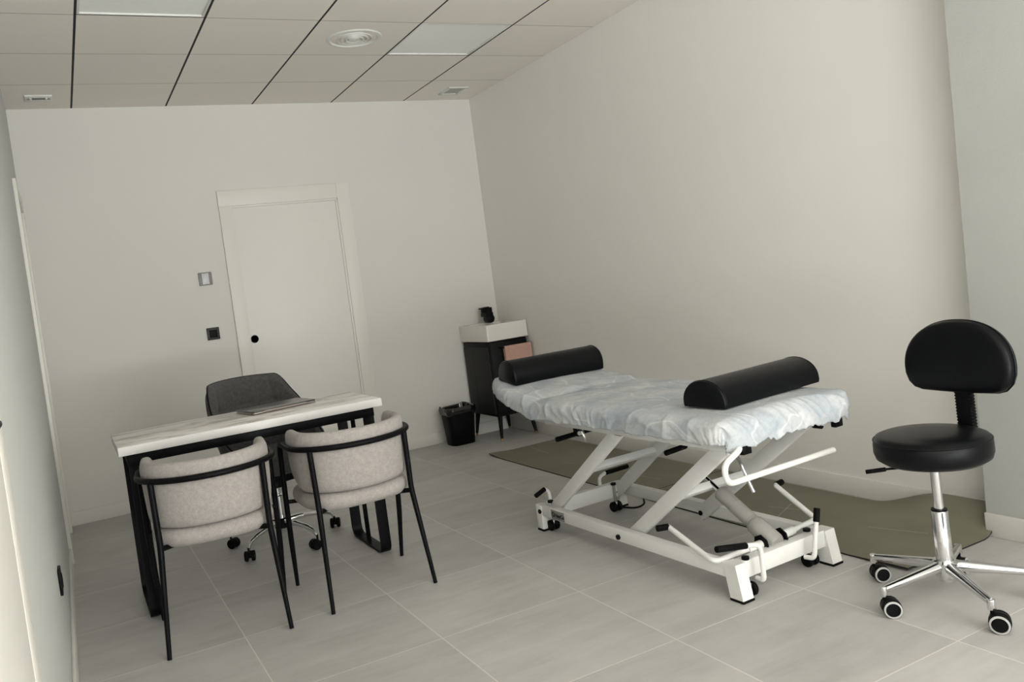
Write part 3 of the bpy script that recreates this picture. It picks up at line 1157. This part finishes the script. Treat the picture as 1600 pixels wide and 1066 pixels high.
make_mat('floor_mat', 'olive green mat on the floor, the one nearer the washstand', -0.715, 0.965,
         lambda u, v: (0, 0.012 * sm(v, 0.86, 1.0) * (1 - sm(u, 0.0, 0.35))),
         [(2.64, 0.871, 2.615, 0.60), (2.606, -0.428, 2.625, -0.576), (2.52, 0.28, 2.55, 0.18)])
make_mat('floor_mat', 'olive green mat curling up at the pier, behind the stool', -2.30, -0.722,
         lambda u, v: (-0.035 * sm(u, 0.80, 1.0) * (1 - sm(v, 0.16, 0.42)),
                       0.105 * sm(u, 0.72, 1.0) ** 1.3 * (1 - sm(v, 0.14, 0.40))
                       + 0.010 * (1 - sm(u, 0.0, 0.3)) * (1 - sm(v, 0.0, 0.18))
                       + 0.014 * (1 - sm(u, 0.0, 0.10)) * sm(v, 0.94, 1.0)),
         [(2.605, -1.39, 2.665, -1.56), (2.51, -1.53, 2.70, -1.44), (2.64, -1.90, 2.715, -2.12)])

# ------------------------------------------------------------------ treatment table
TB = thing('treatment_table', 'white height-adjustable treatment table with grey actuator, under the sheet', 'treatment table', (1.973, -1.43, 0), R(2.1))

# base frame
mb = MB()
for sx in (-1, 1):
    mb.box((sx * 0.238, 0.012, 0.103), (0.042, 1.285, 0.052), 0.004)
mb.box((0, 0.605, 0.103), (0.44, 0.04, 0.072), 0.004)
mb.box((0, -0.612, 0.103), (0.44, 0.045, 0.064), 0.004)
mb.build('base_frame', 'white_metal', TB)
for sx in (-1, 1):
    lg = MB()
    lg.box((sx * 0.238, 0.630, 0.068), (0.048, 0.05, 0.118), 0.004)
    lo = lg.build('leg', 'white_metal', TB)
    MB().box((sx * 0.238, 0.630, 0.0045), (0.052, 0.054, 0.009), 0.002).build('rubber_foot', 'rubber', lo)
    lg = MB()
    x0, x1 = sx * 0.238 - 0.026, sx * 0.238 + 0.026
    lg.loft([[(x0, -0.628 - 0.032, 0.009), (x1, -0.628 - 0.032, 0.009), (x1, -0.628 + 0.028, 0.009), (x0, -0.628 + 0.028, 0.009)],
             [(x0, -0.628 - 0.012, 0.133), (x1, -0.628 - 0.012, 0.133), (x1, -0.628 + 0.046, 0.133), (x0, -0.628 + 0.046, 0.133)]])
    lo = lg.build('leg', 'white_metal', TB)
    MB().box((sx * 0.238, -0.631, 0.0045), (0.058, 0.064, 0.009), 0.002).build('rubber_foot', 'rubber', lo)
# name plate with its mark
MB().box((-0.2598, 0.470, 0.103), (0.0016, 0.105, 0.044), 0.0005).build('name_plate', 'tag', TB)


def text_part(body, size, loc, rot, mat, parent, name):
    cu = bpy.data.curves.new(name, 'FONT')
    cu.body = body
    cu.size = size
    cu.extrude = 0.0006
    cu.offset = 0.0005
    cu.align_x = 'CENTER'
    cu.align_y = 'CENTER'
    ob_ = bpy.data.objects.new(name, cu)
    COL.objects.link(ob_)
    dg = bpy.context.evaluated_depsgraph_get()
    me = bpy.data.meshes.new_from_object(ob_.evaluated_get(dg))
    bpy.data.objects.remove(ob_)
    me.materials.clear()
    me.materials.append(M[mat])
    o = bpy.data.objects.new(name, me)
    COL.objects.link(o)
    o.parent = parent
    o.location = loc
    o.rotation_euler = rot
    return o


plate = [c for c in TB.children if c.name.startswith('name_plate')][0]
text_part('HeyCo', 0.025, (-0.2612, 0.452, 0.102), (R(90), 0, R(-90)), 'black_plastic', plate, 'lettering')
mb = MB()
mb.lathe([(0.0085, 0.0), (0.0085, 0.0014), (0.0125, 0.0014), (0.0125, 0.0)], (-0.2600, 0.505, 0.104), 20, Matrix.Rotation(R(-90), 3, 'Y'), cap=False)
mb.box((-0.2608, 0.501, 0.102), (0.001, 0.008, 0.004), 0, Matrix.Rotation(R(35), 3, 'X'))
mb.build('emblem', 'black_plastic', plate)

# upper frame
ZU = 0.558
mb = MB()
for sx in (-1, 1):
    mb.box((sx * 0.238, -0.12, ZU), (0.04, 1.20, 0.034), 0.003)
mb.box((0, -0.60, ZU), (0.44, 0.04, 0.034), 0.003)
mb.box((0, 0.44, ZU), (0.44, 0.04, 0.034), 0.003)
mb.build('upper_frame', 'white_metal', TB)
for sx in (-1, 1):
    MB().beam((sx * 0.20, 0.44, 0.567), (sx * 0.20, 0.84, 0.622), 0.035, 0.03).build('head_rail', 'white_metal', TB)
for sx in (-1, 1):
    m = MB()
    m.box((sx * 0.238, -0.728, ZU), (0.043, 0.022, 0.038), 0.004)
    m.build('end_cap', 'black_plastic', TB)
# scissor arms
ARM0, ARM1 = Vector((0, 0.595, 0.092)), Vector((0, -0.012, 0.552))
for off in (0.0, -0.60):
    for sx in (-1, 1):
        a = ARM0 + Vector((sx * 0.200, off, 0))
        b = ARM1 + Vector((sx * 0.200, off, 0))
        d = (b - a).normalized()
        am = MB().beam(a - d * 0.02, b + d * 0.015, 0.022, 0.058, (0, 0, 1), 0.003).build('lift_arm', 'white_metal', TB)
        for q, s_ in ((a, 1), (b, 1)):
            MB().cyl(q + Vector((-0.011 - 0.007, 0, 0)), q + Vector((0.011 + 0.004, 0, 0)), 0.0115, 6, 0.001).build('pivot_bolt', 'black_plastic', am)
    # outside bolt head on the near rail
    q = ARM0 + Vector((-0.238, off, 0.006))
    MB().cyl(q + Vector((-0.031, 0.022, 0)), q + Vector((-0.020, 0.022, 0)), 0.0115, 6, 0.001).build('rail_bolt', 'black_plastic', TB)
    p = ARM0.lerp(ARM1, 0.54 if off == 0 else 0.46) + Vector((0, off, 0))
    MB().beam(p + Vector((-0.19, 0, 0)), p + Vector((0.19, 0, 0)), 0.03, 0.04, (0, -0.6, 0.45), 0.003).build('cross_bar', 'white_metal', TB)
for sx, y in ((-1, -0.02), (-1, -0.655), (1, -0.655)):
    m = MB()
    m.tube([(sx * 0.222, y - 0.018, 0.540), (sx * 0.222, y + 0.018, 0.540)], 0.012, 10)
    m.build('pivot_cap', 'black_plastic', TB)
# linear actuator
a = Vector((0.0, -0.262, 0.332))
b = Vector((0.0, -0.592, 0.132))
d = (b - a)
MB().cyl(a, a.lerp(b, 0.24), 0.0115, 16).build('actuator_rod', 'chrome', TB)
mb = MB()
q = d.to_track_quat('Z', 'Y').to_matrix()
L = d.length
mb.lathe([(0.0, 0.22 * L), (0.024, 0.22 * L), (0.031, 0.24 * L), (0.031, 0.34 * L), (0.0285, 0.35 * L), (0.0285, 0.70 * L), (0.0, 0.70 * L)], a, 28, q)
mb.build('actuator_tube', 'motor', TB)
mb = MB()
mb.lathe([(0.0285, 0.69 * L), (0.036, 0.72 * L), (0.038, 0.80 * L), (0.038, 0.98 * L), (0.033, 1.01 * L), (0.0, 1.01 * L)], a, 28, q)
mb.lathe([(0.0292, 0.45 * L), (0.0292, 0.66 * L)], a, 28, q, cap=False)
mb.build('actuator_motor', 'motor_light', TB)
for sx in (-1, 1):
    m = MB()
    m.prism([(-0.035, -0.055), (0.030, -0.055), (0.042, 0.0), (0.036, 0.028), (0.010, 0.040), (-0.018, 0.024)], -0.004, 0.004,
            Matrix.Translation((sx * 0.052, -0.580, 0.135)) @ Matrix.Rotation(R(90), 4, 'Z') @ Matrix.Rotation(R(90), 4, 'X'), bev=0.001)
    m.build('actuator_bracket', 'black_metal', TB)
# foot-control bar with raised pedals on both sides
PZ = 0.140
mb = MB()
mb.tube(fillet([(-0.055, -0.572, PZ), (-0.285, -0.562, PZ - 0.006), (-0.252, -0.300, 0.203), (-0.262, -0.297, 0.205)], [0, 0.035, 0.015, 0]), 0.0105, 12)
mb.cyl((-0.055, -0.572, PZ), (-0.125, -0.569, PZ - 0.002), 0.0165, 16, 0.002)
fb = mb.build('foot_bar', 'white_metal', TB)
MB().cyl((-0.254, -0.300, 0.204), (-0.304, -0.292, 0.208), 0.0125, 14, 0.002).build('grip', 'rubber', fb)
mb = MB()
mb.tube(fillet([(0.055, -0.565, PZ), (0.272, -0.556, PZ + 0.008), (0.250, -0.393, 0.262), (0.262, -0.390, 0.264)], [0, 0.03, 0.015, 0]), 0.0105, 12)
mb.cyl((0.055, -0.565, PZ), (0.130, -0.562, PZ + 0.003), 0.0165, 16, 0.002)
fb = mb.build('foot_bar', 'white_metal', TB)
MB().cyl((0.254, -0.392, 0.263), (0.296, -0.386, 0.266), 0.0125, 14, 0.002).build('grip', 'rubber', fb)


def lever(path, g0, g1, r=0.009):
    m = MB().tube(fillet(path, 0.03), r, 12)
    o = m.build('caster_lever', 'white_metal', TB)
    MB().cyl(g0, g1, 0.0115, 14, 0.002).build('grip', 'rubber', o)
    return o


lever([(-0.165, -0.640, 0.062), (-0.172, -0.680, 0.064), (-0.174, -0.682, 0.196), (-0.250, -0.681, 0.211)], (-0.240, -0.681, 0.2095), (-0.378, -0.680, 0.233))
lever([(0.090, -0.640, 0.068), (0.092, -0.680, 0.070), (0.113, -0.682, 0.168), (0.128, -0.680, 0.215)], (0.123, -0.681, 0.200), (0.139, -0.678, 0.248))
lever([(-0.188, 0.625, 0.10), (-0.188, 0.635, 0.178), (-0.215, 0.630, 0.196)], (-0.212, 0.630, 0.195), (-0.275, 0.620, 0.176))
lever([(0.118, 0.625, 0.10), (0.118, 0.630, 0.176), (0.165, 0.628, 0.192)], (0.160, 0.628, 0.190), (0.305, 0.624, 0.194))
# casters
for x, y in ((-0.212, 0.592), (0.165, 0.578), (-0.195, -0.625), (0.170, -0.592)):
    m = MB()
    m.cyl((x, y, 0.03), (x, y, 0.135), 0.008, 14)
    m.box((x, y, 0.030), (0.012, 0.024, 0.04), 0.003)
    c = m.build('caster', 'steel', TB)
    MB().cyl((x, y, 0.134), (x, y, 0.146), 0.014, 14, 0.002).build('stem_cap', 'black_plastic', c)
    for s in (-1, 1):
        w = MB()
        qq = Vector((s, 0, 0)).to_track_quat('Z', 'Y').to_matrix()
        w.lathe([(0.0, 0.0), (0.023, 0.0), (0.025, 0.003), (0.025, 0.014), (0.022, 0.018), (0.0, 0.018)], (x + s * 0.007, y, 0.025), 24, qq)
        w.build('wheel', 'rubber', c)
# paper-roll bar at the foot end
mb = MB()
mb.tube(fillet([(-0.238, -0.700, ZU + 0.006), (-0.285, -0.750, ZU + 0.008), (-0.378, -0.762, 0.535), (-0.365, -0.755, 0.466), (0.195, -0.735, 0.462)], [0, 0.04, 0.06, 0.06, 0], 10), 0.0105, 14)
mb.build('paper_roll_bar', 'white_metal', TB)
MB().cyl((0.0, -0.425, 0.50), (0.0, -0.514, 0.313), 0.0075, 14, 0.001).build('gas_strut', 'chrome', TB)
# adjusting handles below the head section
mb = MB()
mb.box((-0.085, 0.47, 0.500), (0.03, 0.035, 0.10), 0.003)
hl = mb.build('handle_bracket', 'black_metal', TB)
mb = MB()
mb.cyl((-0.095, 0.445, 0.466), (-0.055, 0.470, 0.466), 0.010, 14)
mb.build('handle_clamp', 'white_metal', hl)
MB().cyl((-0.225, 0.450, 0.462), (-0.108, 0.453, 0.466), 0.0120, 16, 0.003).build('grip', 'rubber', hl)
MB().cyl((-0.060, 0.455, 0.468), (0.050, 0.458, 0.473), 0.0120, 16, 0.003).build('grip', 'rubber', hl)
MB().cyl((-0.078, 0.448, 0.476), (-0.066, 0.440, 0.420), 0.009, 16, 0.001).build('gas_spring', 'chrome', hl)
MB().cyl((-0.095, -0.150, 0.441), (0.020, -0.150, 0.448), 0.0115, 16, 0.003).build('release_grip', 'rubber', TB)
MB().tube([(0.018, -0.150, 0.448), (0.06, -0.14, 0.47), (0.08, -0.12, 0.545)], 0.007, 10).build('release_rod', 'white_metal', TB)
# cushions
MB().pillow(rrect(0.63, 1.15, 0.03, 5, 0, -0.13), 0.579, 0.650, 0.004, 0.02).build('cushion', 'leather', TB)
cu = MB().pillow(rrect(0.50, 0.42, 0.10, 8, 0, 0.225), -0.022, 0.022, 0.002, 0.02).build('cushion', 'leather', TB)
cu.location = (0, 0.455, 0.618)
cu.rotation_euler = (R(8), 0, 0)

# disposable sheet draped over both cushions
HWX, Y0S, Y1S = 0.338, -0.742, 1.01


def sheet_pt(p, q):
    """p across, q along (arc length from the middle of the bed); returns a point and the drop"""
    r = 0.035

    def fold(v, h, r=0.035):
        s = 1 if v >= 0 else -1
        v = abs(v)
        if v <= h - r:
            return s * v, 0.0
        a = (v - (h - r)) / r
        if a < PI / 2:
            return s * (h - r + r * math.sin(a)), r * (1 - math.cos(a))
        return s * h, r + (v - (h - r) - r * PI / 2)
    yc = (Y0S + Y1S) / 2
    hy = (Y1S - Y0S) / 2
    y, dy = fold(q - yc, hy, 0.075 if q > yc else 0.065)
    y += yc
    hx = HWX
    if y > 0.62:
        k = (y - 0.62) / (Y1S - 0.62)
        hx = HWX - 0.135 * k ** 2.2
    x, dx = fold(p * hx / HWX, hx)
    drop = (dx ** 3 + dy ** 3) ** (1 / 3)
    t_ = max(0.0, y - 0.46)
    ztop = 0.662 + 0.140 * t_ + 0.012 * max(0, 1 - (x / 0.34) ** 2)
    ztop -= 0.010 * math.exp(-((y - 0.47) / 0.035) ** 2)
    # ease the plan corners
    ex = max(0.0, (abs(x) - (hx - 0.09)) / 0.09)
    ey = max(0.0, (abs(y - yc) - (hy - 0.09)) / 0.09)
    cc = max(0.0, (ex * ex + ey * ey) ** 0.5 - 1)
    x -= math.copysign(cc * 0.07 * ex, x)
    y -= math.copysign(cc * 0.07 * ey, y - yc)
    return Vector((x, y, ztop - drop)), drop


def drop_at(q):
    return 0.084 if q < 0.45 else max(0.045, 0.084 - 0.075 * (q - 0.45))


mb = MB()
bm = mb.bm
nx, ny = 130, 300
grid = []
for j in range(ny + 1):
    v = j / ny
    row = []
    for i in range(nx + 1):
        u = -1 + 2 * i / nx
        q0 = Y0S + (Y1S - Y0S) * v
        dl = drop_at(q0)
        hem = 0.010 * noise.noise(Vector((u * 3, v * 22, 4.0))) + 0.005 * noise.noise(Vector((u * 8, v * 60, 9)))
        p = u * (HWX + dl - 0.02 + hem)
        ql = -0.075 - 0.02 * noise.noise(Vector((u * 7, 3, 1))) - 0.008 * noise.noise(Vector((u * 25, 3, 8)))
        q = (Y0S + ql) + (Y1S + 0.06 - Y0S - ql) * v
        P, dr = sheet_pt(p, q)
        row.append((bm.verts.new(P), dr, p, q))
    grid.append(row)
for j in range(ny):
    for i in range(nx):
        bm.faces.new((grid[j][i][0], grid[j][i + 1][0], grid[j + 1][i + 1][0], grid[j + 1][i][0]))
bm.normal_update()
offs = []
for row in grid:
    for (vv, dr, p, q) in row:
        n = vv.normal.copy()
        side = min(1.0, dr / 0.05)
        # long soft creases over the top
        a = noise.noise(Vector((p * 9, q * 3.0, 1.7)))
        b_ = noise.noise(Vector((p * 4.0 + q * 2.0, q * 9.0, 5.1)))
        ridge = (1 - abs(a)) ** 6 * 0.0045 + (1 - abs(b_)) ** 7 * 0.005 - 0.003
        soft = 0.006 * noise.noise(Vector((p * 5, q * 4, 8.8)))
        # gathers that fan out over the edges
        g = noise.noise(Vector((q * 26 + dr * 40 * math.sin(q * 9), p * 3, 2.2))) if abs(p) > 0.25 else 0.0
        g2 = noise.noise(Vector((p * 24 + (q + 0.8) * 12, q * 3, 6.2))) if q < -0.6 else 0.0
        gather = ((1 - abs(g)) ** 6 * 0.0055 - 0.0012) * (0.25 + 0.75 * side) * (1 if abs(p) > 0.25 else 0) * min(1, max(0, abs(p) - 0.25) / 0.06)
        gather += ((1 - abs(g2)) ** 6 * 0.006 - 0.0012) * min(1.0, max(0.0, (-0.6 - q) / 0.12))
        clip = 1.0
        if p > -0.3 and ((0.66 < q < 1.0) or (-0.68 < q < -0.36)) and side < 0.1:
            clip = 0.25
        offs.append((vv, n * (ridge + soft * (0.4 + side) + gather) * clip))
for vv, o_ in offs:
    vv.co += o_ + Vector((0, 0, 0.0))
sheet = mb.build('disposable_sheet', 'sheet', None, (1.973, -1.43, 0), angle=80, recalc=False)
sheet.rotation_euler = (0, 0, R(2.1))
sd = sheet.modifiers.new('thickness', 'SOLIDIFY')
sd.thickness = 0.0015
sd.offset = -1
tag(sheet, 'crumpled white disposable sheet covering the treatment table', 'sheet')


def bolster(label, L, w, h, lx, ly, lz, rz, flat=0.012, tilt=0.0):
    """half-round roll with flat underside; axis along local x"""
    t_ = thing('bolster', label, 'bolster', TB.matrix_basis @ Vector((lx, ly, lz)), R(2.1) + rz, 'black bolsters on the treatment table')
    t_.rotation_euler[0] = tilt
    m = MB()
    prof = []
    for k in range(25):
        a = PI * k / 24
        prof.append((math.cos(a) * w / 2, flat + (h - flat) * math.sin(a) ** 0.85))
    for k in range(5):
        prof.append((-w / 2 * 0.97 + w * 0.97 * k / 4, 0.0))
    rings_ = []
    N = 8
    c = (0.0, h * 0.42)
    for i in range(N + 1):
        s = i / N
        e = 0.94 + 0.06 * math.sqrt(1 - (1 - s) ** 2)
        rings_.append((-L / 2 + 0.012 * s, e))
    for i in range(N, -1, -1):
        s = i / N
        e = 0.94 + 0.06 * math.sqrt(1 - (1 - s) ** 2)
        rings_.append((L / 2 - 0.012 * s, e))
    full = []
    for x, e in rings_:
        full.append([(x, c[0] + (y - c[0]) * e, max(0.0, c[1] + (z - c[1]) * e)) for y, z in prof])
    m.loft(full)
    b_ = m.build('body', 'leather', t_, angle=50)
    for s in (-1, 1):
        m = MB()
        m.tube([(s * (L / 2 - 0.010), y, z + 0.0005) for y, z in prof[:25]], 0.0016, 6)
        m.build('seam', 'leather', b_)
    return t_


bolster('half-round black bolster at the far head end of the table', 0.54, 0.175, 0.112, 0.028, 0.800, 0.7185, R(-2), 0.02, R(7.5))
bolster('half-round black bolster at the near foot end, closest to the stool', 0.565, 0.200, 0.100, 0.085, -0.490, 0.6765, R(4.5))

# power lead on the floor
cb = MB()
cb.tube(fillet([(2.165, -0.835, 0.006), (2.20, -0.90, 0.005), (2.27, -0.88, 0.005), (2.325, -0.80, 0.006)], 0.06, 8), 0.0045, 8)
tag(cb.build('power_cable', 'rubber', None), 'short black cable on the floor between table base and mat', 'cable')

# ------------------------------------------------------------------ rolling stool with backrest
ST = thing('rolling_stool', 'black padded rolling stool with half-round backrest and chrome star base', 'stool', (2.229, -2.522, 0))
out = [(0.176 * math.cos(2 * PI * k / 56), 0.176 * math.sin(2 * PI * k / 56)) for k in range(56)]
sm_ = MB()
sm_.lathe([(0.0, 0.434), (0.10, 0.436), (0.150, 0.441), (0.170, 0.455), (0.176, 0.475), (0.1755, 0.505), (0.172, 0.517), (0.1705, 0.518), (0.166, 0.527), (0.150, 0.533), (0.08, 0.537), (0.0, 0.538)], n=64)
seat = sm_.build('seat', 'leather', ST, angle=50)
MB().tube([(0.1735 * math.cos(2 * PI * k / 64), 0.1735 * math.sin(2 * PI * k / 64), 0.5165) for k in range(64)], 0.0022, 6, True).build('piping', 'leather', seat)
mb = MB()
mb.box((0.0, 0, 0.432), (0.13, 0.11, 0.014), 0.003)
mb.box((0.11, 0, 0.430), (0.16, 0.05, 0.010), 0.003)
mb.build('seat_plate', 'black_metal', ST)
# backrest: arch-shaped pad, facing -x
arch = []
bw, bh = 0.193, 0.243
for k in range(41):
    a = PI * k / 40
    c, s = math.cos(a), math.sin(a)
    arch.append((bw * math.copysign(abs(c) ** (2 / 2.25), c), 0.085 + (bh - 0.085) * abs(s) ** (2 / 2.1)))
for (y, z) in ((-0.191, 0.06), (-0.180, 0.030), (-0.160, 0.010), (-0.13, 0.001), (-0.06, -0.002), (0.0, -0.003), (0.06, -0.002), (0.13, 0.001), (0.160, 0.010), (0.180, 0.030), (0.191, 0.06)):
    arch.append((y, z))
mb = MB()
rings = []
cz = 0.11
for (dx, e) in ((-0.034, 0.05), (-0.034, 0.45), (-0.033, 0.80), (-0.030, 0.91), (-0.024, 0.965), (-0.016, 0.99), (0.0, 1.0), (0.016, 0.99), (0.022, 0.97), (0.026, 0.93), (0.028, 0.8), (0.028, 0.05)):
    ring = []
    for (y, z) in arch:
        yy, zz = y * e, cz + (z - cz) * e
        ring.append((0.186 + dx + 0.35 * (0.036 - yy * yy) * 0.6 + 0.06 * (zz - 0.1), yy, 0.650 + zz))
    rings.append(ring)
mb.loft(rings)
bk = mb.build('backrest', 'leather', ST, angle=50)
mb = MB()
mb.tube([(0.187 + 0.35 * (0.036 - y * y) * 0.6 + 0.06 * (z - 0.1) + 0.0, y * 1.003, 0.650 + cz + (z - cz) * 1.003) for y, z in arch], 0.0022, 6, True)
mb.build('piping', 'leather', bk)
# ribbed post cover
mb = MB()
rings = []
zz = 0.432
pts = [(0.196, 0.432, 0.0)]
n = 46
for k in range(n + 1):
    z = 0.445 + (0.69 - 0.445) * k / n
    bulge = 0.0025 if (k % 2 and k > 14) else 0.0
    x = 0.202 + 0.0 * k
    rings.append([(x + px * (1 + bulge / 0.02), py * (1 + bulge / 0.02), z) for px, py in rrect(0.024, 0.058, 0.008, 3)])
mb.loft(rings)
mb.build('back_post', 'black_plastic', ST)
mb = MB()
mb.tube([(-0.05, 0.06, 0.428), (-0.11, 0.125, 0.423)], 0.004, 8)
mb.cyl((-0.098, 0.112, 0.424), (-0.142, 0.160, 0.417), 0.0075, 12, 0.002)
mb.build('height_lever', 'black_plastic', ST)
MB().lathe([(0.0, 0.29), (0.0150, 0.29), (0.0150, 0.446), (0.0, 0.446)], n=24).build('piston', 'chrome', ST)
mb = MB()
mb.lathe([(0.0, 0.115), (0.0265, 0.115), (0.0255, 0.295), (0.0235, 0.298), (0.0, 0.298)], n=28)
gl = mb.build('gas_lift', 'chrome', ST)
MB().lathe([(0.015, 0.2975), (0.0245, 0.2975), (0.0245, 0.303), (0.015, 0.304)], n=24).build('collar', 'black_plastic', gl)
mb = MB()
mb.lathe([(0.0, 0.062), (0.022, 0.062), (0.024, 0.070), (0.036, 0.080), (0.039, 0.125), (0.032, 0.134), (0.0, 0.134)], n=28)
mb.build('hub', 'chrome', ST)
for k, a in enumerate((25, 97, 169, 241, 313)):
    b = R(a)
    star_leg(ST, b, 0.03, 0.252, 0.112, 0.088, 0.0195, 0.0112)
    twin_caster(ST, 0.252 * math.cos(b), 0.252 * math.sin(b), R((200, 330, 320, 300, 285)[k]), 0.029, 0.078, True)
# seat, back and lever sit a little higher on the column
for c in ST.children:
    if c.name.split('.')[0] in ('seat', 'seat_plate', 'backrest', 'back_post', 'height_lever'):
        c.location = (0, 0, 0.028 if c.name.startswith('seat') else 0.020)
        c.scale = (1.0, 1.0, 0.99) if c.name.startswith('seat') else (0.965, 0.965, 0.99)
